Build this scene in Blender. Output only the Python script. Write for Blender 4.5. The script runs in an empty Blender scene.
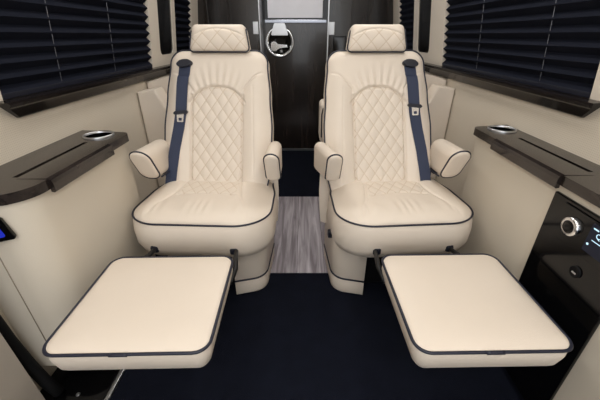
import bpy, bmesh, math, random
from mathutils import Vector, Matrix
random.seed(3)
S = bpy.context.scene
COL = S.collection
PI = math.pi
sin, cos, sqrt, exp = math.sin, math.cos, math.sqrt, math.exp
rad = math.radians

# ------------------------------------------------------------------ materials
def srgb(r, g, b):
    f = lambda v: v/12.92 if v <= .04045 else ((v+.055)/1.055)**2.4
    return (f(r/255), f(g/255), f(b/255), 1)

def new_mat(name):
    m = bpy.data.materials.new(name); m.use_nodes = True
    nt = m.node_tree
    return m, nt, nt.nodes['Principled BSDF']

def node(nt, typ, **kw):
    n = nt.nodes.new(typ)
    for k, v in kw.items():
        setattr(n, k, v)
    return n

def mathn(nt, op, a, b=None):
    n = node(nt, 'ShaderNodeMath', operation=op)
    for i, v in enumerate((a, b)):
        if v is None: continue
        if isinstance(v, (int, float)): n.inputs[i].default_value = v
        else: nt.links.new(v, n.inputs[i])
    return n.outputs[0]

def plain(name, col, rough=.5, metal=0, bump=0, bscale=200, var=0, vscale=6, coat=0, spec=.5):
    m, nt, b = new_mat(name)
    b.inputs['Base Color'].default_value = col
    b.inputs['Roughness'].default_value = rough
    b.inputs['Metallic'].default_value = metal
    b.inputs['Specular IOR Level'].default_value = spec
    if coat:
        b.inputs['Coat Weight'].default_value = coat
        b.inputs['Coat Roughness'].default_value = .04
    tc = node(nt, 'ShaderNodeTexCoord')
    if bump:
        n = node(nt, 'ShaderNodeTexNoise'); n.inputs['Scale'].default_value = bscale
        n.inputs['Detail'].default_value = 3
        nt.links.new(tc.outputs['Object'], n.inputs['Vector'])
        bp = node(nt, 'ShaderNodeBump'); bp.inputs['Strength'].default_value = bump
        bp.inputs['Distance'].default_value = .002
        nt.links.new(n.outputs['Fac'], bp.inputs['Height'])
        nt.links.new(bp.outputs['Normal'], b.inputs['Normal'])
    if var:
        n = node(nt, 'ShaderNodeTexNoise'); n.inputs['Scale'].default_value = vscale
        n.inputs['Detail'].default_value = 4
        nt.links.new(tc.outputs['Object'], n.inputs['Vector'])
        mx = node(nt, 'ShaderNodeMix', data_type='RGBA')
        nt.links.new(n.outputs['Fac'], mx.inputs['Factor'])
        mx.inputs[6].default_value = tuple(c*(1-var) for c in col[:3]) + (1,)
        mx.inputs[7].default_value = tuple(min(1, c*(1+var)) for c in col[:3]) + (1,)
        nt.links.new(mx.outputs[2], b.inputs['Base Color'])
    return m

CREAM = srgb(219, 207, 193)
M = {}
M['leather'] = plain('cream_leather', CREAM, .48, bump=.25, bscale=420, var=.03, vscale=9)
M['piping'] = plain('navy_piping', srgb(24, 27, 44), .45)
M['navy_web'] = plain('navy_webbing', srgb(42, 51, 76), .6, bump=.5, bscale=500)
M['wall'] = None
M['black_metal'] = plain('black_metal', srgb(20, 20, 22), .4, metal=.3)
M['black_plastic'] = plain('navy_black_plastic', srgb(24, 27, 40), .4)
M['gloss_black'] = plain('gloss_black', srgb(8, 8, 9), .1, spec=.3)
M['chrome'] = plain('chrome', (.8, .81, .83, 1), .18, metal=1)
M['dark_chrome'] = plain('dark_chrome', (.25, .26, .29, 1), .2, metal=1)
M['steel'] = plain('brushed_steel', (.55, .56, .58, 1), .35, metal=1)
M['glass_dark'] = plain('tinted_glass', srgb(9, 10, 12), .08)
M['blind'] = plain('blind_fabric', srgb(23, 26, 37), .9, bump=.3, bscale=300, spec=.1)
M['cord'] = plain('blind_cord', srgb(120, 122, 130), .8)
M['carpet'] = plain('navy_carpet', srgb(17, 20, 31), .95, bump=1, bscale=330, var=.35, vscale=14, spec=.1)
M['rubber'] = plain('rubber', srgb(11, 11, 13), .75, spec=.2)
M['seam'] = plain('seam_thread', srgb(128, 116, 100), .7)
M['ceil'] = plain('ceiling_fabric', srgb(215, 205, 190), .8)
M['door_panel'] = plain('door_panel_vinyl', srgb(172, 162, 150), .6, bump=.2, bscale=300)
M['frost'] = plain('frosted_panel', srgb(232, 232, 240), .4, var=.05, vscale=10)
M['frame'] = plain('window_frame_vinyl', srgb(214, 204, 190), .6)

def perforated():
    m, nt, b = new_mat('perforated_vinyl')
    tc = node(nt, 'ShaderNodeTexCoord')
    sp = node(nt, 'ShaderNodeSeparateXYZ'); nt.links.new(tc.outputs['Object'], sp.inputs[0])
    p = .0065
    cells = []
    for a in ('Y', 'Z'):
        f = mathn(nt, 'FRACT', mathn(nt, 'DIVIDE', sp.outputs[a], p))
        d = mathn(nt, 'SUBTRACT', f, .5)
        cells.append(mathn(nt, 'MULTIPLY', d, d))
    r2 = mathn(nt, 'ADD', cells[0], cells[1])
    hole = mathn(nt, 'LESS_THAN', r2, .035)
    mx = node(nt, 'ShaderNodeMix', data_type='RGBA')
    nt.links.new(hole, mx.inputs['Factor'])
    mx.inputs[6].default_value = srgb(209, 199, 183)
    mx.inputs[7].default_value = srgb(182, 171, 155)
    nt.links.new(mx.outputs[2], b.inputs['Base Color'])
    b.inputs['Roughness'].default_value = .6
    return m
M['wall'] = perforated()
M['console_vinyl'] = plain('console_vinyl', srgb(204, 195, 180), .55, bump=.2, bscale=350)

def quilted():
    m, nt, b = new_mat('quilted_leather')
    uv = node(nt, 'ShaderNodeUVMap'); uv.uv_map = 'UVMap'
    sp = node(nt, 'ShaderNodeSeparateXYZ'); nt.links.new(uv.outputs[0], sp.inputs[0])
    ls = []
    for a in ('X', 'Y'):
        f = mathn(nt, 'FRACT', mathn(nt, 'ADD', sp.outputs[a], .5))
        d = mathn(nt, 'ABSOLUTE', mathn(nt, 'SUBTRACT', f, .5))
        ls.append(mathn(nt, 'LESS_THAN', d, .036))
    ln = mathn(nt, 'MAXIMUM', ls[0], ls[1])
    mx = node(nt, 'ShaderNodeMix', data_type='RGBA')
    nt.links.new(ln, mx.inputs['Factor'])
    mx.inputs[6].default_value = CREAM
    mx.inputs[7].default_value = srgb(203, 186, 166)
    nt.links.new(mx.outputs[2], b.inputs['Base Color'])
    b.inputs['Roughness'].default_value = .48
    return m
M['quilt'] = quilted()

def wood(name, dark, light, rough, coat, axis_scale, rings=2.0):
    m, nt, b = new_mat(name)
    tc = node(nt, 'ShaderNodeTexCoord')
    mp = node(nt, 'ShaderNodeMapping'); mp.inputs['Scale'].default_value = axis_scale
    nt.links.new(tc.outputs['Object'], mp.inputs['Vector'])
    n = node(nt, 'ShaderNodeTexNoise'); n.inputs['Scale'].default_value = rings
    n.inputs['Detail'].default_value = 8; n.inputs['Distortion'].default_value = .6
    nt.links.new(mp.outputs[0], n.inputs['Vector'])
    rp = node(nt, 'ShaderNodeValToRGB')
    rp.color_ramp.elements[0].position = .35; rp.color_ramp.elements[0].color = dark
    rp.color_ramp.elements[1].position = .68; rp.color_ramp.elements[1].color = light
    nt.links.new(n.outputs['Fac'], rp.inputs[0])
    nt.links.new(rp.outputs[0], b.inputs['Base Color'])
    b.inputs['Roughness'].default_value = rough
    if coat:
        b.inputs['Coat Weight'].default_value = coat; b.inputs['Coat Roughness'].default_value = .05
    return m
M['espresso'] = wood('espresso_gloss_wood', srgb(24, 20, 18), srgb(42, 35, 32), .22, .15, (14, 14, 1.2))
M['sill'] = plain('sill_gloss', srgb(25, 21, 20), .2, var=.25, vscale=20, spec=.15)
M['burl'] = wood('dark_burl_wood', srgb(26, 22, 21), srgb(50, 43, 40), .22, .1, (16, 3, 16))

def plank_floor():
    m, nt, b = new_mat('grey_plank_vinyl')
    tc = node(nt, 'ShaderNodeTexCoord')
    sp = node(nt, 'ShaderNodeSeparateXYZ'); nt.links.new(tc.outputs['Object'], sp.inputs[0])
    pw = .145
    q = mathn(nt, 'DIVIDE', mathn(nt, 'ADD', sp.outputs['X'], .0275), pw)
    cell = mathn(nt, 'FLOOR', q)
    wn = node(nt, 'ShaderNodeTexWhiteNoise', noise_dimensions='1D'); nt.links.new(cell, wn.inputs['W'])
    cb = node(nt, 'ShaderNodeCombineXYZ')
    nt.links.new(mathn(nt, 'MULTIPLY', sp.outputs['X'], 38), cb.inputs[0])
    nt.links.new(mathn(nt, 'ADD', mathn(nt, 'MULTIPLY', sp.outputs['Y'], 2.6), mathn(nt, 'MULTIPLY', cell, 7.3)), cb.inputs[1])
    n = node(nt, 'ShaderNodeTexNoise'); n.inputs['Scale'].default_value = 1; n.inputs['Detail'].default_value = 7
    n.inputs['Distortion'].default_value = .8
    nt.links.new(cb.outputs[0], n.inputs['Vector'])
    v = mathn(nt, 'ADD', n.outputs['Fac'], mathn(nt, 'MULTIPLY', mathn(nt, 'SUBTRACT', wn.outputs['Value'], .5), .22))
    rp = node(nt, 'ShaderNodeValToRGB')
    rp.color_ramp.elements[0].position = .33; rp.color_ramp.elements[0].color = srgb(126, 118, 124)
    rp.color_ramp.elements[1].position = .68; rp.color_ramp.elements[1].color = srgb(196, 190, 197)
    nt.links.new(v, rp.inputs[0])
    fr = mathn(nt, 'FRACT', q)
    seam = mathn(nt, 'LESS_THAN', fr, .015)
    mx = node(nt, 'ShaderNodeMix', data_type='RGBA')
    nt.links.new(seam, mx.inputs['Factor']); nt.links.new(rp.outputs[0], mx.inputs[6])
    mx.inputs[7].default_value = srgb(84, 78, 80)
    nt.links.new(mx.outputs[2], b.inputs['Base Color'])
    b.inputs['Roughness'].default_value = .45
    return m
M['planks'] = plank_floor()

def glow(name, col, strength):
    m, nt, b = new_mat(name)
    b.inputs['Base Color'].default_value = (.01, .01, .012, 1)
    b.inputs['Emission Color'].default_value = col
    b.inputs['Emission Strength'].default_value = strength
    b.inputs['Specular IOR Level'].default_value = .2
    return m
M['blue_glow'] = glow('blue_led', (.004, .025, .7, 1), .7)
M['white_glow'] = glow('white_led', (.6, .85, 1, 1), 1.3)
M['screen'] = glow('stereo_screen', srgb(20, 32, 58), .3)
M['lamp'] = glow('lamp_diffuser', (1, .95, .88, 1), 4)

# ------------------------------------------------------------------ object helpers
def link(name, me, mat, parent=None, smooth=True):
    o = bpy.data.objects.new(name, me)
    COL.objects.link(o)
    if mat is not None: me.materials.append(mat)
    for p in me.polygons: p.use_smooth = True
    if not smooth: me.set_sharp_from_angle(angle=rad(12))
    if parent is not None: o.parent = parent
    return o

def mesh_obj(name, verts, faces, mat, parent=None, smooth=True, recalc=True, uv=None, mats=None, midx=None):
    me = bpy.data.meshes.new(name)
    me.from_pydata([tuple(v) for v in verts], [], faces)
    if mats:
        for m in mats: me.materials.append(m)
        for p, i in zip(me.polygons, midx): p.material_index = i
    if uv:
        l = me.uv_layers.new(name='UVMap')
        for lp in me.loops: l.data[lp.index].uv = uv[lp.vertex_index]
    if recalc:
        bm = bmesh.new(); bm.from_mesh(me)
        bmesh.ops.recalc_face_normals(bm, faces=bm.faces); bm.to_mesh(me); bm.free()
    me.update()
    return link(name, me, mat, parent, smooth)

def bm_obj(name, bm, mat, parent=None, smooth=False, sharp=None):
    bmesh.ops.recalc_face_normals(bm, faces=bm.faces)
    me = bpy.data.meshes.new(name); bm.to_mesh(me); bm.free()
    o = link(name, me, mat, parent, smooth)
    return o

def add_box(bm, lo, hi, bev=0, seg=2, rot=None):
    g = bmesh.ops.create_cube(bm, size=1)
    vs = g['verts']
    c = [(a+b)/2 for a, b in zip(lo, hi)]; s = [b-a for a, b in zip(lo, hi)]
    bmesh.ops.scale(bm, vec=s, verts=vs)
    if bev:
        es = list({e for v in vs for e in v.link_edges})
        r = bmesh.ops.bevel(bm, geom=es, offset=bev, segments=seg, profile=.5, affect='EDGES')
        vs = [v for v in r['verts']]
    if rot is not None: bmesh.ops.rotate(bm, verts=vs, matrix=rot)
    bmesh.ops.translate(bm, vec=c, verts=vs)

def box(name, lo, hi, mat, parent=None, bev=0, seg=2):
    bm = bmesh.new(); add_box(bm, lo, hi, bev, seg)
    return bm_obj(name, bm, mat, parent, smooth=False)

def tube(name, pts, r, mat, parent=None, n=8, closed=False):
    pts = [Vector(p) for p in pts]
    N = len(pts); V = []; Fc = []
    prev = None
    for i, p in enumerate(pts):
        a = pts[(i-1) % N] if (closed or i > 0) else p
        b = pts[(i+1) % N] if (closed or i < N-1) else p
        t = (b-a)
        if t.length < 1e-9: t = Vector((0, 0, 1))
        t.normalize()
        if prev is None:
            u = t.cross(Vector((0, 0, 1)))
            if u.length < .1: u = t.cross(Vector((1, 0, 0)))
        else:
            u = prev - t*prev.dot(t)
        u.normalize(); prev = u
        w = t.cross(u)
        for k in range(n):
            an = 2*PI*k/n
            V.append(p + (u*cos(an)+w*sin(an))*r)
    M_ = N if closed else N-1
    for i in range(M_):
        j = (i+1) % N
        for k in range(n):
            Fc.append((i*n+k, i*n+(k+1) % n, j*n+(k+1) % n, j*n+k))
    if not closed:
        Fc.append(tuple(range(n))[::-1]); Fc.append(tuple((N-1)*n+k for k in range(n)))
    return mesh_obj(name, V, Fc, mat, parent)

def prism(name, poly, z0, z1, mat, parent=None, bev=0, seg=3, xf=None, holes=None, smooth=False):
    """extrude a 2-D polygon (with optional holes) between z0 and z1, optional bevel of all rim edges"""
    bm = bmesh.new()
    loops = [poly] + (holes or [])
    if not holes:
        a = [bm.verts.new((x, y, z0)) for x, y in poly]
        b = [bm.verts.new((x, y, z1)) for x, y in poly]
        n = len(poly)
        f0 = bm.faces.new(a[::-1]); f1 = bm.faces.new(b)
        for i in range(n): bm.faces.new((a[i], a[(i+1) % n], b[(i+1) % n], b[i]))
        if bev:
            es = list(f1.edges) + list(f0.edges)
            bmesh.ops.bevel(bm, geom=es, offset=bev, segments=seg, profile=.5, affect='EDGES')
    else:
        rings = []
        for L in loops:
            rings.append(([bm.verts.new((x, y, z0)) for x, y in L], [bm.verts.new((x, y, z1)) for x, y in L]))
        for lev in (0, 1):
            es = []
            for r in rings:
                vs = r[lev]
                for i in range(len(vs)): es.append(bm.edges.new((vs[i], vs[(i+1) % len(vs)])))
            bmesh.ops.triangle_fill(bm, edges=es, use_beauty=True)
        for a, b in rings:
            n = len(a)
            for i in range(n): bm.faces.new((a[i], a[(i+1) % n], b[(i+1) % n], b[i]))
    if xf:
        for v in bm.verts: v.co = Vector(xf(*v.co))
    return bm_obj(name, bm, mat, parent, smooth)

def rounded(pts, radii, seg=8):
    """polygon with its corners rounded"""
    out = []
    n = len(pts)
    for i in range(n):
        p = Vector(pts[i]); r = radii[i] if isinstance(radii, (list, tuple)) else radii
        if r <= 0: out.append(tuple(p)); continue
        a = (Vector(pts[i-1])-p).normalized(); b = (Vector(pts[(i+1) % n])-p).normalized()
        ang = a.angle(b); d = r/math.tan(ang/2)
        s = p+a*d; e = p+b*d
        c = p+(a+b).normalized()*(r/sin(ang/2))
        a0 = math.atan2(s.y-c.y, s.x-c.x); a1 = math.atan2(e.y-c.y, e.x-c.x)
        da = (a1-a0+PI) % (2*PI)-PI
        for k in range(seg+1):
            t = a0+da*k/seg
            out.append((c.x+r*cos(t), c.y+r*sin(t)))
    return out

def ellipse(cx, cy, rx, ry, n=40):
    return [(cx+rx*cos(2*PI*k/n), cy+ry*sin(2*PI*k/n)) for k in range(n)]

def empty(name, loc, rz=0):
    o = bpy.data.objects.new(name, None); COL.objects.link(o)
    o.location = loc; o.rotation_euler = (0, 0, rz); o.empty_display_size = .1
    return o

def tag(o, label, cat, group=None, kind=None):
    o['label'] = label; o['category'] = cat
    if group: o['group'] = group
    if kind: o['kind'] = kind
    return o

def struct(o, label=None):
    o['kind'] = 'structure'
    if label: o['label'] = label
    return o

def lerp(tab, t):
    if t <= tab[0][0]: return tab[0][1]
    for (a, va), (b, vb) in zip(tab, tab[1:]):
        if t <= b:
            k = (t-a)/(b-a); k = k*k*(3-2*k)
            return va+(vb-va)*k
    return tab[-1][1]

# ------------------------------------------------------------------ padded upholstery
def pad(name, rows, wfun, nc, hfun, P, rings, mat, parent, inside=None, quv=None, sub=None):
    """Upholstered pad: a fine front grid (x = u*w(t)) with relief hfun, a seamless side wall, a flat back.
    Faces whose centre passes inside(x,t) become the quilted sub-part.  Returns (object, boundary loop)."""
    nr = len(rows)
    X = []; V = []
    for t in rows:
        w = wfun(t)
        for j in range(nc):
            x = (-1+2*j/(nc-1))*w
            X.append((x, t)); V.append(P(x, t, hfun(x, t)))
    Fc = []; Qf = []
    for i in range(nr-1):
        for j in range(nc-1):
            f = (i*nc+j, i*nc+j+1, (i+1)*nc+j+1, (i+1)*nc+j)
            cx = sum(X[k][0] for k in f)/4; ct = sum(X[k][1] for k in f)/4
            (Qf if inside and inside(cx, ct) else Fc).append(f)
    loop = [j for j in range(nc)] + [i*nc+nc-1 for i in range(1, nr)] + \
           [(nr-1)*nc+j for j in range(nc-2, -1, -1)] + [i*nc for i in range(nr-2, 0, -1)]
    L = [X[k] for k in loop]; n = len(L)
    nrm = []
    for i in range(n):
        a = L[(i-2) % n]; b = L[(i+2) % n]
        tx, ty = b[0]-a[0], b[1]-a[1]; l = math.hypot(tx, ty) or 1
        nrm.append((ty/l, -tx/l))
    prev = loop
    for off, d in rings:
        base = len(V)
        for i in range(n):
            V.append(P(L[i][0]+nrm[i][0]*off, L[i][1]+nrm[i][1]*off, d))
        cur = list(range(base, base+n))
        for i in range(n):
            j = (i+1) % n
            Fc.append((prev[i], prev[j], cur[j], cur[i]))
        prev = cur
    Fc.append(tuple(prev))
    o = mesh_obj(name, V, Fc, mat, parent)
    if Qf:
        used = sorted({k for f in Qf for k in f}); ix = {k: i for i, k in enumerate(used)}
        mesh_obj(sub, [V[k] for k in used], [tuple(ix[k] for k in f) for f in Qf], M['quilt'], o,
                 uv=[quv(*X[k]) for k in used])
    return o, [(L[i], nrm[i]) for i in range(n)]

def loop_pts(loop, P, off, d, sel=None):
    pts = [(P(l[0]+nn[0]*off, l[1]+nn[1]*off, d), l) for l, nn in loop]
    if sel: pts = [p for p in pts if sel(*p[1])]
    out = []
    for p, _ in pts:
        p = Vector(p)
        if not out or (p-out[-1]).length > .006: out.append(p)
    return out

def quilt_uv(dx, dt):
    return lambda x, t: (x/dx+t/dt, x/dx-t/dt)
def puff(x, t, dx, dt, amp):
    a = abs(sin(PI*(x/dx+t/dt))); b = abs(sin(PI*(x/dx-t/dt)))
    return amp*((a*b)**.4)
def groove(d, depth=.005, s=.005):
    return -depth*exp(-(d/s)**2)
def linspace(a, b, n): return [a+(b-a)*i/(n-1) for i in range(n)]

def captain_chair(label, loc, rz, m, foot_c, foot_rot, cdx, bdx, bsh, hdx, arms, hinges):
    """m=+1: aisle side is +x;  m=-1: aisle side is -x"""
    root = empty('captain_chair', loc, rz)
    tag(root, label, 'seat', None)
    # ---------------- backrest
    LEAN = rad(20); T = .632
    B = Vector((0, .10, .44)); UP = Vector((0, sin(LEAN), cos(LEAN))); NN = Vector((0, -cos(LEAN), sin(LEAN)))
    def PB(x, t, d): return B+Vector((x+bdx+bsh*t, 0, 0))+UP*t+NN*d
    wt = [(0, .218), (.14, .238), (.3, .236), (.45, .222), (.58, .207), (.64, .204)]
    r = .048
    def wB(t):
        w = lerp(wt, t)
        if t > T-r: w = w-r+sqrt(max(0, r*r-(t-T+r)**2))
        return w
    def qtop(x): return .484-.05*min(1.4, abs(x)/.11)**2.6
    def qhw(t): return .112+.004*(1-t/.45)
    def tb(x):
        return .545-.065*max(0, (.212-abs(x))/.095)**2
    DX, DT = .050, .071
    def hB(x, t):
        w = wB(t); u = abs(x)/max(w, .01)
        e = max(0, 1-u**10)*max(0, 1-max(0, (t-T+.05)/.05)**3)
        ax = abs(x)
        inq = ax < qhw(t) and t < qtop(x)
        h = .012
        if inq:
            h += .002+puff(x, t, DX, DT, .0042)
        elif t < tb(x) and ax >= qhw(t):
            k = (ax-qhw(t))/max(.02, w-qhw(t))
            h += .017*sin(PI*min(1, max(0, k*.92+.04)))
            h *= 1
        else:
            th = math.atan2(x, t-.30)
            f = max(0, 1-abs(t-qtop(x)-.035)/.075)
            h += .008+.0022*f*sin(th*46)*max(0, 1-(ax/.16)**4)
        # seams
        if t < .452: h += groove(ax-qhw(t), .009, .0045)
        if ax < .125: h += groove((t-qtop(x))*.8, .009, .0045)
        if ax > .112: h += groove((t-tb(x))*.9, .006, .0045)
        if t < .49 and ax > .13: h += groove(ax-.176+.02*(t/.5), .0022, .003)
        return h*e
    rows = linspace(0, T-r, 175)+[T-r+r*sin(PI/2*k/22) for k in range(1, 23)]
    rings = [(.006, -.006), (.009, -.02), (.010, -.05), (.006, -.085), (-.01, -.105), (-.05, -.112)]
    back, lp = pad('backrest', rows, wB, 150, hB, PB, rings, M['leather'], root,
                   inside=lambda x, t: abs(x) < qhw(t) and t < qtop(x), quv=quilt_uv(DX, DT), sub='quilted_panel')
    tube('piping', loop_pts(lp, PB, .007, -.004, lambda x, t: t > .01 and not (t > T-.004 and abs(x) < .12)) if False else
         loop_pts(lp, PB, .008, -.006), .0034, M['piping'], back, n=6, closed=True)
    # ---------------- cushion
    def PC(x, t, d): return Vector((x+cdx, t, .469+d))
    f0 = -.192
    def wC(t):
        w = lerp([(-.06, .276), (.06, .272), (.2, .25), (.27, .22)], t)
        a, b = .135, .125
        if t < f0+b: w = w-a+a*sqrt(max(0, 1-((f0+b-t)/b)**2))
        return w
    CX, CT = .050, .070
    def qf(x): return .0+.018*cos(min(1, abs(x)/.12)*PI/2)-.012
    def bol(t): return .125+.075*max(0, min(1, (.10-t)/.26))**1.6
    def hC(x, t):
        w = wC(t); ax = abs(x); u = ax/max(w, .01)
        ev = max(0, 1-((f0-t)/.09+1)**2) if t < f0+.09 else 1
        e = max(0, 1-u**5)*(sqrt(ev) if ev > 0 else 0)
        h = .036+.01*max(0, min(1, t/.15))
        if ax < .118 and t > qf(x): h += puff(x, t, CX, CT, .0032)-.003
        if ax > bol(t): h += .010*sin(PI*min(1, (ax-bol(t))/max(.02, w-bol(t))))
        elif t < qf(x):
            h += .0016*sin(x*150+3*sin(x*31))*exp(-((t+.115)/.045)**2)
        h += groove(ax-bol(t), .006*max(0, min(1, (t+.10)/.09)), .005)
        if ax < .125: h += groove(t-qf(x), .006, .005)
        return h*e
    rows = [f0+.125*(1-cos(PI/2*k/40)) for k in range(0, 41)]+linspace(f0+.125, .26, 95)[1:]
    rings = [(.005, -.006), (.012, -.03), (.016, -.065), (.014, -.115), (-.002, -.152), (-.04, -.167)]
    cush, lpc = pad('seat_cushion', rows, wC, 150, hC, PC, rings, M['leather'], root,
                    inside=lambda x, t: abs(x) < .118 and t > qf(x), quv=quilt_uv(CX, CT), sub='quilted_panel')
    tube('piping', loop_pts(lpc, PC, .006, -.002), .0038, M['piping'], cush, n=6, closed=True)
    # ---------------- headrest
    HL = rad(14)
    hb = Vector((0, .292, 1.040)); hu = Vector((0, sin(HL), cos(HL))); hn = Vector((0, -cos(HL), sin(HL)))
    def PH(x, t, d): return hb+Vector((x+hdx, 0, 0))+hu*t+hn*d
    TH_ = .102
    def wH(t): 
        w = .127-.017*(t/TH_)
        for c in (t, TH_-t):
            if c < .016: w = w-.016+sqrt(max(0, .016**2-(.016-c)**2))
        return w
    HX, HT = .064, .066
    def ha(x): return .084-.03*(abs(x)/.11)**2
    def hH(x, t):
        u = abs(x)/wH(t); v = abs(2*t/TH_-1)
        e = max(0, 1-u**12)
        h = .019*sqrt(max(0, 1-v**2.2))
        if t < ha(x): h += puff(x, t, HX, HT, .0022)-.001
        h += groove(t-ha(x), .004, .004)
        return h*e
    rows = [.016*(1-cos(PI/2*k/8)) for k in range(9)]+linspace(.016, TH_-.016, 40)[1:-1]+[TH_-.016+.016*sin(PI/2*k/8) for k in range(9)]
    rings = [(.002, -.006), (.003, -.02), (.001, -.06), (-.006, -.08), (-.03, -.09)]
    head, lph = pad('headrest', rows, wH, 70, hH, PH, rings, M['leather'], root,
                    inside=lambda x, t: t < ha(x), quv=quilt_uv(HX, HT), sub='quilted_panel')
    up_ = [p for p in loop_pts(lph, PH, .004, -.003)]
    # piping runs round the sides and the bottom, not over the top
    zc = (hb+hu*(TH_-.006)).z
    k0 = max(range(len(up_)), key=lambda i: (up_[i].z, -abs(up_[i].x-hdx)))
    seq = up_[k0:]+up_[:k0]
    seq = [p for p in seq if not (p.z > zc-.010 and abs(p.x-hdx) < .2)]
    tube('piping', seq, .003, M['piping'], head, n=6)
    for sx in (-.06, .06):
        tube('post', [(sx+hdx, .335, 1.0), (sx+hdx, .338, 1.06)], .006, M['steel'], head)
    # ---------------- armrests
    for s in (1, -1):
        cx, aw = arms[0 if s == 1 else 1][:2]; splay = arms[0 if s == 1 else 1][2]
        ah, zt = (.132, .698) if s == 1 else (.142, .700)
        sec = rounded([(-aw, 0), (aw, 0), (aw, ah), (-aw, ah)], [.02, .02, aw*.96, aw*.96] if s == 1 else [.034, .034, aw*.96, aw*.96], 8)
        slope = .45 if s == 1 else .55
        def PA(x, z, y): return Vector((cx+x+(y+.05)*(math.tan(rz)+splay), y+(ah-z)*slope*max(0, 1-(y+.055)/.2), zt-ah+z-.07*max(0, y+.045)))
        V = []; Fc = []; n = len(sec); cz = ah/2
        prof = [(.60, -.060), (.86, -.058), (.95, -.053), (1, -.044), (1, .0), (1.0, .05), (1, .10), (1, .16), (.96, .178), (.8, .186)]
        for k, y in prof:
            for x, z in sec:
                V.append(PA(x*k, cz+(z-cz)*(1-(1-k)*.6), y))
        for i in range(len(prof)-1):
            for j in range(n):
                Fc.append((i*n+j, i*n+(j+1) % n, (i+1)*n+(j+1) % n, (i+1)*n+j))
        Fc.append(tuple(range(n))); Fc.append(tuple((len(prof)-1)*n+j for j in range(n)))
        arm = mesh_obj('armrest', V, Fc, M['leather'], root)
        ring = [PA(x*1.0, z, -.047) for x, z in sec]
        i0 = 0
        if s == 1:
            ring = [p for p in ring if p.z > zt-ah+.012]
            # open inverted U
            k0 = min(range(len(ring)), key=lambda i: (ring[i].z + (0 if (ring[i].x-cx) > 0 else .5)))
            ring = ring[k0:]+ring[:k0]
            tube('piping', ring, .0036, M['piping'], arm, n=6)
        else:
            tube('piping', ring, .0036, M['piping'], arm, n=6, closed=True)
            ix = aw*m
            tube('piping', [PA(ix*1.0, .008, y) for y in linspace(-.045, .14, 10)], .0034, M['piping'], arm, n=6)
        # pivot under the arm
        bm = bmesh.new(); add_box(bm, (cx-.012, .13, .53), (cx+.012, .19, .60), .004)
        bm_obj('arm_bracket', bm, M['black_plastic'], root)
    # ---------------- pedestal skirt, its piping and the frame inside
    ped = box('pedestal', (-.16, .0, .004), (.16, .22, .345), M['black_metal'], root, .01)
    for s in (1, -1):
        path = rounded([(.095, -.075), (.232, -.035), (.236, .23)], [0, .075, 0], 10)
        th = .016
        V = []; Fc = []
        zs = [(0.004, .0), (.012, .003), (.08, .004), (.088, 0), (.096, .004), (.30, .006), (.348, .0)]
        n = len(path)
        nr_ = []
        for i in range(n):
            a = Vector(path[max(0, i-1)]); b = Vector(path[min(n-1, i+1)]); t = (b-a).normalized()
            nr_.append((t.y, -t.x))
        for z, o_ in zs:
            for (x, y), (nx, ny) in zip(path, nr_):
                V.append((s*(x+nx*o_), y+ny*o_, z))
        for z, o_ in zs:
            for (x, y), (nx, ny) in zip(path, nr_):
                V.append((s*(x-nx*th), y-ny*th, z))
        R_ = len(zs)
        for i in range(R_-1):
            for j in range(n-1):
                for off in (0, R_*n):
                    Fc.append((off+i*n+j, off+i*n+j+1, off+(i+1)*n+j+1, off+(i+1)*n+j))
        for i in range(R_-1):
            for j in (0, n-1):
                Fc.append((i*n+j, (i+1)*n+j, R_*n+(i+1)*n+j, R_*n+i*n+j))
        for i in (0, R_-1):
            for j in range(n-1):
                Fc.append((i*n+j, i*n+j+1, R_*n+i*n+j+1, R_*n+i*n+j))
        sk = mesh_obj('pedestal_skirt', V, Fc, M['leather'], root)
        tube('piping', [(s*(x+nx*.004), y+ny*.004, .088) for (x, y), (nx, ny) in zip(path, nr_)], .0042, M['piping'], sk, n=6)
    # strap tail hanging at the aisle side and a small lever
    V = []; Fc = []
    for k, (z, x0, x1) in enumerate([(.585, .238, .276), (.50, .240, .279), (.42, .236, .281), (.33, .236, .277), (.245, .238, .270)]):
        for dy in (0, .007):
            V += [(m*x0, .188+dy+.004*sin(k*2), z), (m*x1, .192+dy, z+.012)]
    for k in range(4):
        a = k*4; b = a+4
        Fc += [(a, a+1, b+1, b), (a+2, b+2, b+3, a+3), (a, b, b+2, a+2), (a+1, a+3, b+3, b+1)]
    Fc += [(0, 2, 3, 1), (16, 17, 19, 18)]
    mesh_obj('side_flap', V, Fc, M['leather'], root, smooth=False)
    box('recline_lever', (min(m*.236, m*.256), .02, .27), (max(m*.236, m*.256), .05, .305), M['black_plastic'], root, .005)
    # ---------------- seat belt on the wall side
    bx = lambda x: -m*x
    path = [(.140, .572), (.150, .49), (.156, .37), (.168, .29), (.186, .20), (.197, .12), (.206, .045)]
    V = []; Fc = []
    fine = []
    for i in range(len(path)-1):
        for k in range(8):
            q = k/8; fine.append((path[i][0]*(1-q)+path[i+1][0]*q, path[i][1]*(1-q)+path[i+1][1]*q))
    fine.append(path[-1])
    hw = .0245
    for x, t in fine:
        dd = max(hB(bx(x+e), t) for e in (-.02, 0, .02))+.004
        for ex in (-hw, 0, hw):
            V.append(PB(bx(x+ex), t, max(dd, .02)))
        for ex in (-hw, 0, hw):
            V.append(PB(bx(x+ex), t, max(dd, .02)-.003))
    for i in range(len(fine)-1):
        a = i*6; b = a+6
        for (p, q) in ((0, 1), (1, 2), (2, 5), (5, 4), (4, 3), (3, 0)):
            Fc.append((a+p, a+q, b+q, b+p))
    Fc += [(0, 1, 4, 3), (1, 2, 5, 4)]
    e_ = (len(fine)-1)*6; Fc += [(e_, e_+3, e_+4, e_+1), (e_+1, e_+4, e_+5, e_+2)]
    belt = mesh_obj('seat_belt', V, Fc, M['navy_web'], root, smooth=False)
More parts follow.
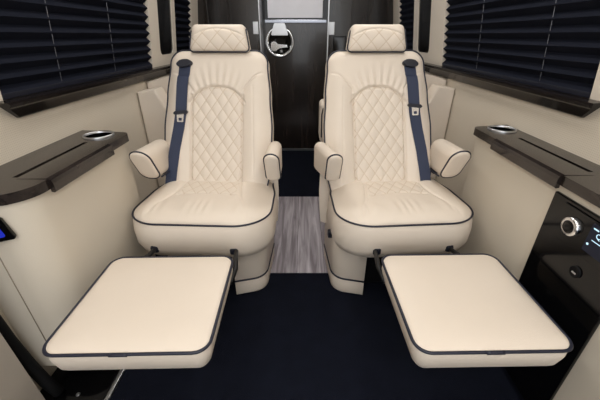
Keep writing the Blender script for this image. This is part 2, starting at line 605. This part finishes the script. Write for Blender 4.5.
    belt['label'] = 'navy blue belt webbing'
    d0 = .030; bt = .370 if m > 0 else .398
    ell = ellipse(0, 0, .034, .0155, 28)
    prism('belt_guide', ell, -.012, .010, M['black_plastic'], belt, .005, 3,
          xf=lambda x, y, z: PB(bx(.140)+x, .576+y+.10*x*m, d0+z))
    prism('belt_stopper', rounded([(-.031, -.007), (.031, -.007), (.031, .007), (-.031, .007)], .0065, 5), -.004, .012,
          M['black_plastic'], belt, .004, 2, xf=lambda x, y, z: PB(bx(.155)+x, bt+y+.12*x*m, d0+z))
    prism('belt_tongue', rounded([(-.014, -.034), (.014, -.034), (.016, .004), (-.016, .004)], .004, 4), 0, .004,
          M['chrome'], belt, .001, 1, holes=[rounded([(-.007, -.028), (.007, -.028), (.007, -.016), (-.007, -.016)], .002, 3)],
          xf=lambda x, y, z: PB(bx(.157)+x, bt-.007+y, d0+.001+z))
    # ---------------- footrest, level, hung on two dark arms
    Rinv = Matrix.Rotation(-rz, 3, 'Z'); L0 = Vector(loc)
    fx, fy0, fy1, fz, fw = foot_c
    fr = Matrix.Rotation(foot_rot, 3, 'Z')
    def PF(x, t, d):
        c = Vector((fx, (fy0+fy1)/2, 0))
        p = Vector((x, t-c.y, 0)); p = fr @ p
        return Rinv @ (Vector((c.x+p.x, c.y+p.y, fz+d))-Vector((L0.x, L0.y, 0)))
    rc = .034
    def wF(t):
        w = fw
        for c in (t-fy0, fy1-t):
            if c < rc: w = fw-rc+sqrt(max(0, rc*rc-(rc-c)**2))
        return w
    def hF(x, t):
        u = abs(x)/max(.01, wF(t)); v = abs(2*(t-fy0)/(fy1-fy0)-1)
        return .009*max(0, 1-u**6)*max(0, 1-v**6)
    rows = [fy0+rc*(1-cos(PI/2*k/10)) for k in range(11)]+linspace(fy0+rc, fy1-rc, 30)[1:-1]+[fy1-rc+rc*sin(PI/2*k/10) for k in range(11)]
    rings = [(.004, -.007), (.004, -.035), (-.004, -.070), (-.012, -.083), (-.035, -.087)]
    foot, lpf = pad('footrest', rows, wF, 40, hF, PF, rings, M['leather'], root)
    tube('piping', loop_pts(lpf, PF, .005, -.003), .0044, M['piping'], foot, n=6, closed=True)
    # welt join at the middle of the front edge: overlapping piping end and a seam flap
    tube('piping_join', [PF(x, fy0-.007, -.002) for x in linspace(-.03, .012, 6)], .0052, M['piping'], foot, n=6)
    tube('seam', [PF(.014, fy0-.0035, -.008), PF(.013, fy0-.003, -.03), PF(.011, fy0+.006, -.064)], .0013, M['leather'], foot, n=5)
    box_c = PF(0, fy1-.1, -.075)
    for k, hxw in enumerate(hinges):
        s = 1 if hxw > fx else -1
        a = Rinv @ (Vector((hxw, loc[1]-.165, .350))-L0)
        aisle = (s == m)
        k0, k1 = (1.045, .98) if aisle else (.70, .66)
        b = PF(s*fw*k0, fy1-.012, -.045); bb = PF(s*fw*k1, fy1-.06, -.066)
        tube('hinge_arm', [a+Vector((0, .07, .012)), a, a*.5+b*.5+Vector((0, -.006, .004)), b, bb], .0085, M['black_metal'], root)
        bm = bmesh.new(); add_box(bm, (a.x-.016, -.212, a.z-.008), (a.x+.016, -.16, a.z+.022), .008)
        bm_obj('hinge_cover', bm, M['black_plastic'], root)
    return root

LFOOT = (-.431, .498, .858, .430, .197)
RFOOT = (.468, .504, .870, .430, .191)
captain_chair('cream quilted leather captain chair beside the console with the blue-lit switch, footrest raised',
              (-.403, 1.2, 0), rad(-2.5), 1, LFOOT, rad(1.2), 0, .005, .035, .036,
              ((.286, .029, 0), (-.236, .041, 0)), (-.262, -.575))
captain_chair('cream quilted leather captain chair beside the console with the black stereo panel, footrest raised',
              (.377, 1.2, 0), rad(4), -1, RFOOT, rad(1.0), .033, -.008, -.040, -.035,
              ((-.253, .029, -.2), (.250, .041, 0)), (.287, .577))
for o in bpy.data.objects:
    if o.name.startswith('captain_chair'): o['group'] = 'pair of cream captain chairs'

# ------------------------------------------------------------------ shell
XL, XR = -.91, .90
YF = -.9        # the cab opening, behind the camera
fl = box('floor', (-1.0, YF, -.05), (1.0, 3.6, 0), M['carpet']); struct(fl)
pf = box('floor_planks', (-.66, 1.279, .0), (.66, 2.15, .003), M['planks']); struct(pf, 'grey wood-look plank strip set across the navy carpet')
c_ = box('ceiling', (-1.0, YF, 1.86), (1.0, 3.6, 1.9), M['ceil']); struct(c_)

def lean(objs, x0, s, dz=0):
    """the upper van walls lean inwards above the sill"""
    for o in objs:
        if o.type != 'MESH': continue
        for v in o.data.vertices:
            v.co.x -= s*.13*(v.co.z+dz-.92)

def side_wall(x0, s, name, fr, spec):
    """x0 inner face, s outward sign. spec: pillar list (y0,y1,slot or None)"""
    w = lambda a, b: (min(x0+s*a, x0+s*b), max(x0+s*a, x0+s*b))
    a, b = w(0, .06)
    low = box(name, (a, YF, 0), (b, 3.5, .92), M['wall']); struct(low)
    up = box(name+'_header', (a, YF, 1.55), (b, 3.5, 1.86), M['frame']); struct(up); lean([up], x0, s)
    n = 0
    for (y0, y1, slot) in spec:
        poly = [(y0, .92), (y1, .92), (y1, 1.55), (y0, 1.55)]
        holes = None
        if slot:
            holes = [rounded([(slot[0], slot[2]), (slot[1], slot[2]), (slot[1], 1.5), (slot[0], 1.5)], .04, 6)]
        p = prism(name+'_pillar', poly, 0, .05, M['frame'], None, holes=holes, xf=lambda u, v, z: (x0+s*z, u, v))
        struct(p)
        lean([p], x0, s)
        if slot:
            sh = rounded([(slot[0]+.001, slot[2]+.001), (slot[1]-.001, slot[2]+.001), (slot[1]-.001, 1.499), (slot[0]+.001, 1.499)], .039, 6)
            g = prism('window_slot', sh, .006, .02, M['glass_dark'], None, xf=lambda u, v, z: (x0+s*z, u, v))
            lean([g], x0, s)
            struct(g, 'narrow dark glazed slot with rounded corners in the cream pillar')

side_wall(XL, -1, 'wall_left', 1, [(YF, .99, None), (2.08, 2.50, (2.21, 2.44, .985)), (2.86, 3.5, None)])
side_wall(XR, 1, 'wall_right', 1, [(YF, 1.02, None), (2.20, 2.80, (2.44, 2.70, .985)), (3.22, 3.5, None)])
blocker = box('cab_light_blocker', (-1.0, YF-.06, 0), (1.0, YF, .55), M['rubber']); struct(blocker)  # unseen low wall added to block low light from the cab opening
# window panes behind the blinds
n = 1
for x0, s, y0, y1 in ((XL, -1, .99, 2.08), (XL, -1, 2.50, 2.86), (XR, 1, 1.02, 2.20), (XR, 1, 2.80, 3.22)):
    g = box('window_%d' % n, (min(x0+s*.05, x0+s*.06), y0-.01, .9), (max(x0+s*.05, x0+s*.06), y1+.01, 1.57), M['glass_dark'])
    struct(g); n += 1; lean([g], x0, s)

def blind(x0, s, y0, y1, label, cords):
    """pleated blind hanging in a window: zig-zag section, thick cloth, head and foot rails, lift cords"""
    root = empty('pleated_blind', (x0+s*.012, (y0+y1)/2, .945)); tag(root, label, 'blind', None)
    ox, oy, oz = root.location
    pitch, zb, zt = .042, .940, 1.53
    k = int((zt-zb)/pitch)
    V = []; Fc = []
    pts = []
    for i in range(k+1):
        pts.append((-s*.012, zb+i*pitch)); pts.append((s*.012, zb+(i+.5)*pitch))
    for (px, pz) in pts:
        for y in (y0, y1):
            V.append((x0+s*.012+px-ox, y-oy, pz-oz))
    m_ = len(pts)
    for (px, pz) in pts:
        for y in (y0, y1):
            V.append((x0+s*.012+px+s*.0015-ox, y-oy, pz-oz))
    for i in range(m_-1):
        Fc.append((2*i, 2*i+1, 2*i+3, 2*i+2)); q = 2*m_
        Fc.append((q+2*i, q+2*i+2, q+2*i+3, q+2*i+1))
        Fc.append((2*i, 2*i+2, q+2*i+2, q+2*i)); Fc.append((2*i+1, q+2*i+1, q+2*i+3, 2*i+3))
    mesh_obj('pleats', V, Fc, M['blind'], root, smooth=False)
    box('foot_rail', (-.012, y0-oy, .923-oz), (.012, y1-oy, .942-oz), M['black_plastic'], root, .003)
    box('head_rail', (-.014, y0-oy, 1.52-oz), (.014, y1-oy, 1.55-oz), M['black_plastic'], root, .003)
    for cy in cords:
        # a straight cord threaded through the pleats: it shows where each fold opens
        tube('lift_cord', [(-s*.006, cy-oy, zb-oz), (-s*.006, cy-oy, zt-oz)], .0011, M['cord'], root, n=6)
    lean(root.children, x0, s, oz)
    return root
blind(XL, -1, .995, 2.075, 'large navy pleated blind over the front window on the left wall', (1.27, 1.66))
blind(XL, -1, 2.505, 2.855, 'narrow navy pleated blind behind the left chair headrest', ())
blind(XR, 1, 1.025, 2.195, 'large navy pleated blind over the front window on the right wall', (1.27, 1.76))
blind(XR, 1, 2.805, 3.215, 'narrow navy pleated blind behind the right chair headrest', ())

def ledge(x0, s, name, y0, y1):
    """dark glossy window sill: a thin nosed shelf and a facing that slopes back under it; its near end is mitred"""
    sh = rounded([(-.0, .942), (.058, .940), (.062, .932), (.055, .924), (0, .924)], [0, .003, .003, .003, 0], 3)
    V = []; Fc = []
    sec = [(.0, .923), (.040, .921), (.047, .916), (.046, .908), (.040, .904), (.038, .902), (.016, .870), (.010, .866), (0, .866)]
    n = len(sec)
    y_near = lambda u, z: y0+max(0, (.904-z))*1.5
    for far in (0, 1):
        for u, z in sec:
            V.append((x0-s*u, y1 if far else y_near(u, z), z))
    for i in range(n):
        j = (i+1) % n
        Fc.append((i, j, n+j, n+i))
    Fc.append(tuple(range(n))); Fc.append(tuple(range(n, 2*n)))
    o = mesh_obj(name, V, Fc, M['sill'], None, smooth=False); struct(o, 'dark glossy wood window sill running along the wall')
ledge(XL, -1, 'trim_1', .955, 3.04)
ledge(XR, 1, 'trim_2', .955, 3.38)

# ------------------------------------------------------------------ side consoles
def console(s, xi, y0, y1, xw, near_round, label, zbase):
    root = empty('side_console', (s*xi, (y0+y1)/2, 0)); tag(root, label, 'console', 'side consoles')
    ox, oy = s*xi, (y0+y1)/2
    def loc(pts): return [(s*x-ox, y-oy) for x, y in pts]
    def order(p): return p if s > 0 else p[::-1]
    body = rounded([(xi+.012, y0+.010), (xw, y0+.010), (xw, y1+.02), (xi+.012, y1-.015)], [near_round, 0, 0, .03], 10)
    prism('body', order(loc(body)), zbase, .722, M['console_vinyl'], root)
    top = rounded([(xi, y0), (xw, y0), (xw, y1+.035), (xi, y1)], [near_round+.01, 0, 0, .035], 12)
    hx, hy = xi+.100, y1-.045
    cup = [(hx+.0495*cos(a), hy+.0495*sin(a)) for a in [2*PI*k/36 for k in range(36)]]
    sx0, sx1 = xi+.090, xi+.106
    sy0, sy1 = (.80, 1.125) if s < 0 else (.84, 1.175)
    slot = [(sx0, sy0), (sx1, sy0), (sx1, sy1), (sx0, sy1)]
    t = prism('console_top', order(loc(top)), .722, .751, M['burl'], root, holes=[order(loc(cup)), order(loc(slot))])
    # slot brush: dark bristles down in the slot
    bm = bmesh.new(); nb = 46
    for k in range(nb):
        y = sy0+(sy1-sy0)*(k+.5)/nb
        a, b = sorted((s*sx0-ox, s*sx1-ox))
        add_box(bm, (a, y-oy-.0022, .722), (b, y-oy+.0022, .743))
    bm_obj('slot_brush', bm, M['rubber'], root)
    # cup holder: chrome lip and a well
    V = []; Fc = []
    prof = [(.054, .751), (.0545, .755), (.0525, .7575), (.0495, .7575), (.0480, .754), (.0475, .742)]
    N = 36
    for rr, z in prof:
        for k in range(N):
            V.append((s*hx-ox+rr*cos(2*PI*k/N), hy-oy+rr*sin(2*PI*k/N), z))
    for i in range(len(prof)-1):
        for k in range(N):
            Fc.append((i*N+k, i*N+(k+1) % N, (i+1)*N+(k+1) % N, (i+1)*N+k))
    cupo = mesh_obj('cup_holder', V, Fc, M['steel'], root, recalc=False)
    cupo['label'] = 'chrome rim of the cup holder'
    V = []; Fc = []
    for rr, z in [(.0478, .750), (.0468, .742), (.044, .68), (.040, .672), (.004, .671)]:
        for k in range(N):
            V.append((s*hx-ox+rr*cos(2*PI*k/N), hy-oy+rr*sin(2*PI*k/N), z))
    for i in range(4):
        for k in range(N):
            Fc.append((i*N+k, i*N+(k+1) % N, (i+1)*N+(k+1) % N, (i+1)*N+k))
    Fc.append(tuple(4*N+k for k in range(N)))
    mesh_obj('cup_well', V, Fc, M['gloss_black'], cupo, recalc=False)
    # fold-out table lid lapping over the aisle edge
    ly0, ly1 = (.79, 1.10) if s < 0 else (.815, 1.165)
    V = []; sec = [(xi+.086, .7515), (xi+.004, .7525), (xi-.008, .748), (xi-.0105, .738), (xi-.0105, .714), (xi-.006, .710), (xi+.003, .712), (xi+.003, .722), (xi+.086, .722)]
    V = [(s*x-ox, y-oy, z) for y in (ly0, ly1) for x, z in sec]; n = len(sec); Fc = []
    for i in range(n):
        j = (i+1) % n; Fc.append((i, j, n+j, n+i))
    Fc += [tuple(range(n)), tuple(range(n, 2*n))]
    mesh_obj('table_lid', V, Fc, M['burl'], root, smooth=False)
    return root, ox, oy

cl, ox, oy = console(-1, .696, .680, 1.255, .91, .085, 'long cream side console with dark top and blue-lit switch on the left wall', .10)
# seam down the near end of the body
tube('seam', [(-.826-ox, .6895-oy, .70), (-.826-ox, .6895-oy, .11)], 0.0018, M['seam'], cl, n=5)
bx_ = box('plinth', (-.905-ox, .775-oy, .004), (-.72-ox, 1.29-oy, .105), M['rubber'], cl)
# blue-lit switch: leaning plate set in the rounded corner
swp = rounded([(-.045, -.035), (.023, -.033), (.008, .034), (-.045, .036)], .008, 4)
Q = Vector((-.772, .684, .658))
ang = rad(24)
def SW(x, y, z):
    return (Q.x+x*cos(ang)-ox+z*sin(ang), Q.y+x*sin(ang)-z*cos(ang)-oy, Q.z+y)
sw = prism('light_switch', swp, -.004, .008, M['gloss_black'], cl, .003, 2, xf=SW)
prism('switch_lens', rounded([(-.038, -.022), (.004, -.020), (-.003, .016), (-.038, .018)], .005, 4), .0082, .0095, M['blue_glow'], sw, xf=SW)
prism('switch_symbol', rounded([(-.030, -.008), (-.007, -.009), (-.012, .006), (-.030, .010)], .004, 4), .0096, .0105, M['white_glow'], sw, xf=SW)

cr, ox, oy = console(1, .733, .10, 1.345, .90, .05, 'long cream side console with dark top and black stereo panel on the right wall', .02)
# stereo panel set into the aisle face
pn = box('stereo_panel', (.735-ox, .553-oy, .03), (.746-ox, .822-oy, .700), M['gloss_black'], cr, .003)
pn['label'] = 'gloss black panel with volume knob'
xf_ = .735
def SP(y, z, d): return (xf_-d-ox, y-oy, z)
fp = prism('stereo_face', rounded([(.565, .585), (.775, .585), (.775, .690), (.565, .690)], .006, 3), 0, .004, M['gloss_black'], pn, .0015, 1,
           xf=lambda y, z, d: SP(y, z, d))
def disc(name, y, z, prof, mat, par, N=32):
    V = []; Fc = []
    for rr, d in prof:
        for k in range(N):
            V.append(SP(y+rr*cos(2*PI*k/N), z+rr*sin(2*PI*k/N), d))
    for i in range(len(prof)-1):
        for k in range(N):
            Fc.append((i*N+k, i*N+(k+1) % N, (i+1)*N+(k+1) % N, (i+1)*N+k))
    Fc.append(tuple((len(prof)-1)*N+k for k in range(N)))
    return mesh_obj(name, V, Fc, mat, par)
kn = disc('volume_knob', .722, .640, [(.0275, .004), (.0275, .011), (.025, .0145), (.0185, .0150)], M['chrome'], pn)
disc('knob_cap', .722, .640, [(.0182, .0150), (.0175, .0160), (.008, .0165), (.002, .0165)], M['gloss_black'], kn)
sc_ = prism('stereo_screen', rounded([(.566, .606), (.670, .606), (.670, .684), (.566, .684)], .003, 3), .004, .006, M['screen'], pn,
            xf=lambda y, z, d: SP(y, z, d))
# screen marks: bar line, button dots and the visible letters of the display
prism('screen_bar', [(.575, .642), (.655, .642), (.655, .6437), (.575, .6437)], .0062, .0068, M['white_glow'], sc_, xf=lambda y, z, d: SP(y, z, d))
prism('screen_icon', ellipse(.661, .628, .0032, .0032, 16), .0062, .0068, M['white_glow'], sc_, xf=lambda y, z, d: SP(y, z, d))
prism('screen_icon', [(.648, .671), (.663, .671), (.663, .6745), (.648, .6745)], .0062, .0068, M['white_glow'], sc_, xf=lambda y, z, d: SP(y, z, d))
def text(name, body, size, xf, mat, par):
    cu = bpy.data.curves.new(name, 'FONT'); cu.body = body; cu.size = size; cu.extrude = .0003
    tmp = bpy.data.objects.new(name, cu); COL.objects.link(tmp)
    dg = bpy.context.evaluated_depsgraph_get()
    me = bpy.data.meshes.new_from_object(tmp.evaluated_get(dg))
    bpy.data.objects.remove(tmp)
    for v in me.vertices: v.co = Vector(xf(*v.co))
    me.materials.clear()
    return link(name, me, mat, par, smooth=False)
text('screen_text', 'Qua', .019, lambda x, y, z: SP(.650-x, .654+y, .0066+z), M['white_glow'], sc_)
# small round lens beside the knob and the port below it
disc('indicator', .742, .614, [(.0035, .004), (.003, .0055), (.001, .006)], M['steel'], pn, 12)
pt = disc('power_port', .660, .537, [(.0165, .0), (.0165, .0045), (.0135, .0055), (.012, .003), (.002, .003)], M['rubber'], pn)
prism('port_socket', [(.654, .531), (.667, .531), (.667, .535), (.654, .535)], .0032, .0045, M['steel'], pt, xf=lambda y, z, d: SP(y, z, d))

# ------------------------------------------------------------------ lower left: step, threshold strip, door seal and door panel
st = box('step_plate', (-.905, .05, .0), (-.668, .77, .012), M['gloss_black'], None, .003)
tag(st, 'black step plate with a bolt on the floor by the left door', 'step')
bl = bmesh.new(); bmesh.ops.create_cone(bl, cap_ends=True, segments=12, radius1=.007, radius2=.005, depth=.004)
bmesh.ops.translate(bl, vec=(-.765, .645, .014), verts=bl.verts)
bm_obj('bolt', bl, M['steel'], st)
ts = box('threshold_strip', (-.667, .05, .0), (-.652, .76, .014), M['steel'], None, .003)
tag(ts, 'thin metal threshold strip along the carpet edge beside the step plate', 'trim strip')
# curved black rubber seal following the door opening
pts = [(-.896, .645, 1.6), (-.893, .645, .40), (-.888, .648, .28), (-.874, .650, .16), (-.854, .650, .07), (-.831, .650, .016)]
sl = tube('door_seal', pts, .018, M['rubber']); tag(sl, 'curved black rubber seal around the left door opening', 'seal')
dp = rounded([(.05, .018), (.613, .018), (.613, 1.5), (.05, 1.5)], [0, .0, .05, 0], 8)
d_ = prism('door_1', dp, 0, .03, M['door_panel'], None, xf=lambda y, z, d: (-.872-d+.10*max(0, (.30-z))**1.0*(1 if z < .3 else 0), y, z))
struct(d_)

# ------------------------------------------------------------------ rear of the cabin
# upholstered ends of the rear seats along each wall
def bolster(s, xw, y, label):
    poly = [(xw, .02), (xw, .822), (xw-.098, .836), (xw-.150, .716), (xw-.156, .02)]
    o = prism('seat_side_panel', [(s*a, b) for a, b in (poly if s > 0 else poly[::-1])], y, y+.12, M['leather'], None, .008, 2,
              xf=lambda a, b, z: (a, z, b))
    tag(o, label, 'side panel', 'cream panels beside the walls')
    poly = [(xw, .02), (xw, .86), (xw-.10, .872), (xw-.20, .905), (xw-.24, .90), (xw-.24, .02)]
    o = prism('upholstered_panel', [(s*a, b) for a, b in (poly if s > 0 else poly[::-1])], y+.135, y+.45, M['leather'], None, .008, 2,
              xf=lambda a, b, z: (a, z, b))
    tag(o, label.replace('sloping cream panel', 'taller cream seat end').replace(' just behind', ' farther behind'), 'seat end', 'cream seat ends')
bolster(-1, .905, 1.80, 'sloping cream panel against the left wall just behind the left chair')
bolster(1, .895, 1.93, 'sloping cream panel against the right wall just behind the right chair')
# arm of a rear seat that shows beside the right chair's back
ra = empty('armchair', (.36, 2.1, 0)); tag(ra, 'cream seat mostly hidden behind the right chair, only its piped arm showing', 'seat')
box('seat', (-.165, -.2, .004), (.24, .25, .42), M['leather'], ra, .03, 3)
box('backrest', (-.165, .15, .40), (.24, .28, .84), M['leather'], ra, .04, 3)
bm = bmesh.new(); add_box(bm, (-.252, -.2, .50), (-.175, -.02, .745), .028, 4)
ao = bm_obj('armrest', bm, M['leather'], ra, smooth=True)
tube('piping', [(-.241, -.198, .54), (-.242, -.199, .68), (-.234, -.199, .715), (-.214, -.199, .728), (-.192, -.199, .715), (-.182, -.198, .6)], .004, M['piping'], ao, n=6)

# rear partition, door with frosted pane and ring latch
YL, YR, YD = 3.04, 3.42, 3.25
bw = box('wall_back', (-.97, YL, 0), (-.362, YL+.05, 1.86), M['espresso']); struct(bw)
bw = box('wall_back', (.243, YR, 0), (.96, YR+.05, 1.86), M['espresso']); struct(bw)
dr = empty('door_2', (-.06, YD, 0)); struct(dr)
ox, oy = -.06, YD
box('door_leaf', (-.352-ox, 0, .0), (.238-ox, .04, 1.222), M['espresso'], dr)
box('door_leaf', (-.352-ox, 0.002, 1.222), (.238-ox, .04, 1.86), M['gloss_black'], dr)
box('frosted_pane', (-.305-ox, -.006, 1.235), (.183-ox, .0015, 1.80), M['frost'], dr, .002)
box('chrome_rail', (-.335-ox, -.016, 1.195), (.222-ox, -.001, 1.222), M['dark_chrome'], dr, .004)
box('kick_strip', (-.335-ox, -.006, .0), (.222-ox, .0, .022), M['steel'], dr)
# ring latch
def DRp(x, z, d): return (x-ox, -d, z)
V = []; Fc = []; N = 40
prof = [(.132, .0), (.130, .010), (.122, .016), (.112, .014), (.104, .004), (.03, .003)]
for rr, d in prof:
    for k in range(N): V.append(DRp(-.203+rr*cos(2*PI*k/N), 1.043+rr*sin(2*PI*k/N), d))
mi = []
for i in range(len(prof)-1):
    for k in range(N):
        Fc.append((i*N+k, i*N+(k+1) % N, (i+1)*N+(k+1) % N, (i+1)*N+k)); mi.append(0 if i < 4 else 1)
Fc.append(tuple((len(prof)-1)*N+k for k in range(N))); mi.append(1)
la = mesh_obj('ring_latch', V, Fc, None, dr, mats=[M['chrome'], M['gloss_black']], midx=mi)
la['label'] = 'round chrome ring latch'
prism('latch_plate', rounded([(-.285, 1.095), (-.12, 1.095), (-.155, 1.194), (-.25, 1.194)], .01, 4), .0165, .024, M['steel'], dr, .003, 2,
      xf=lambda x, z, d: DRp(x, z, d))
prism('latch_lever', rounded([(-.285, .975), (-.24, .965), (-.22, .99), (-.135, .995), (-.135, 1.022), (-.22, 1.026), (-.25, 1.05), (-.285, 1.04)], .010, 4), .012, .034, M['chrome'], dr, .006, 2,
      xf=lambda x, z, d: DRp(x, z, d))
# chrome jamb strips
j = box('trim_3', (-.362, 3.03, 0), (-.350, 3.245, 1.86), M['steel'], None, .003); struct(j, 'thin chrome strip beside the rear door')
j = box('trim_4', (.228, 3.22, 0), (.242, 3.245, 1.86), M['steel'], None, .003); struct(j, 'thin chrome strip beside the rear door')
# strike plates
pl = box('strike_plate', (-.415, 3.03, 1.105), (-.368, 3.04, 1.20), M['steel'], None, .003)
tag(pl, 'small square metal plate on the dark wall left of the rear door', 'plate')
pl = box('strike_plate', (.250, 3.408, 1.10), (.31, 3.42, 1.21), M['steel'], None, .003)
tag(pl, 'small square metal plate on the dark wall right of the rear door', 'plate')
# vertical mouldings on the dark panels
for (a, y) in ((-.79, YL), (-.60, YL)):
    t = box('trim_5', (a-.008, y-.012, 0), (a+.008, y, 1.86), M['espresso'], None, .003); struct(t)
for (a, y) in ((.47, YR), (.62, YR)):
    t = box('trim_6', (a-.008, y-.012, 0), (a+.008, y, 1.86), M['espresso'], None, .003); struct(t)
# dark wall control
cp = empty('control_panel', (.365, YR, 1.02)); tag(cp, 'small dark square control panel on the rear wall by the right headrest', 'control panel')
box('bezel', (-.062, -.014, -.072), (.058, 0, .070), M['gloss_black'], cp, .004)
box('screen', (-.048, -.016, -.055), (.044, -.0145, .053), M['glass_dark'], cp)

# ------------------------------------------------------------------ ceiling lamps (above the frame), added fill lamps and daylight from the cab
def lamp(x, y, lx, ly, w, label):
    r = empty('ceiling_light', (x, y, 1.86)); tag(r, label, 'light', 'ceiling lights')
    bm = bmesh.new(); add_box(bm, (-lx/2-.02, -ly/2-.02, -.018), (lx/2+.02, ly/2+.02, 0), .006)
    bm_obj('housing', bm, M['steel'], r)
    box('diffuser', (-lx/2, -ly/2, -.022), (lx/2, ly/2, -.0185), M['lamp'], r)
    ld = bpy.data.lights.new('lamp_light', 'AREA'); ld.shape = 'RECTANGLE'; ld.size = lx; ld.size_y = ly
    ld.energy = w; ld.color = (1, .985, .955)
    lo = bpy.data.objects.new('lamp_light', ld); COL.objects.link(lo); lo.parent = r; lo.location = (0, 0, -.03)
    return r
for sx, side in ((-.42, 'left'), (.42, 'right')):
    lamp(sx, .50, .22, 1.0, 1.7, 'long ceiling light above the %s footrest' % side)
    lamp(sx, 1.75, .22, .9, 3.0, 'long ceiling light behind the %s chair' % side)

lamp(0, -.5, .9, .22, 8.5, 'wide added fill light over the front cab')  # added fill behind the camera, lifts the cushion fronts and skirts
lamp(-.05, 2.72, .5, .16, 1.6, 'short added fill light in front of the rear door')  # added fill, put here to brighten the frosted pane

W = bpy.data.worlds.new('daylight'); S.world = W; W.use_nodes = True
bg = W.node_tree.nodes['Background']
bg.inputs[0].default_value = (.95, .975, 1.0, 1); bg.inputs[1].default_value = 2.7

# ------------------------------------------------------------------ camera
cd = bpy.data.cameras.new('camera'); cam = bpy.data.objects.new('camera', cd); COL.objects.link(cam)
cd.sensor_width = 36; cd.lens = 315/600*36; cd.shift_x = -2/600; cd.clip_start = .02
cam.location = (0, 0, 1.10); cam.rotation_euler = (rad(90)-math.atan(165/315), 0, 0)
S.camera = cam
S.view_settings.view_transform = 'Standard'
S.view_settings.look = 'None'
S.view_settings.exposure = -.1
S.view_settings.gamma = 1
S.view_settings.use_curve_mapping = False
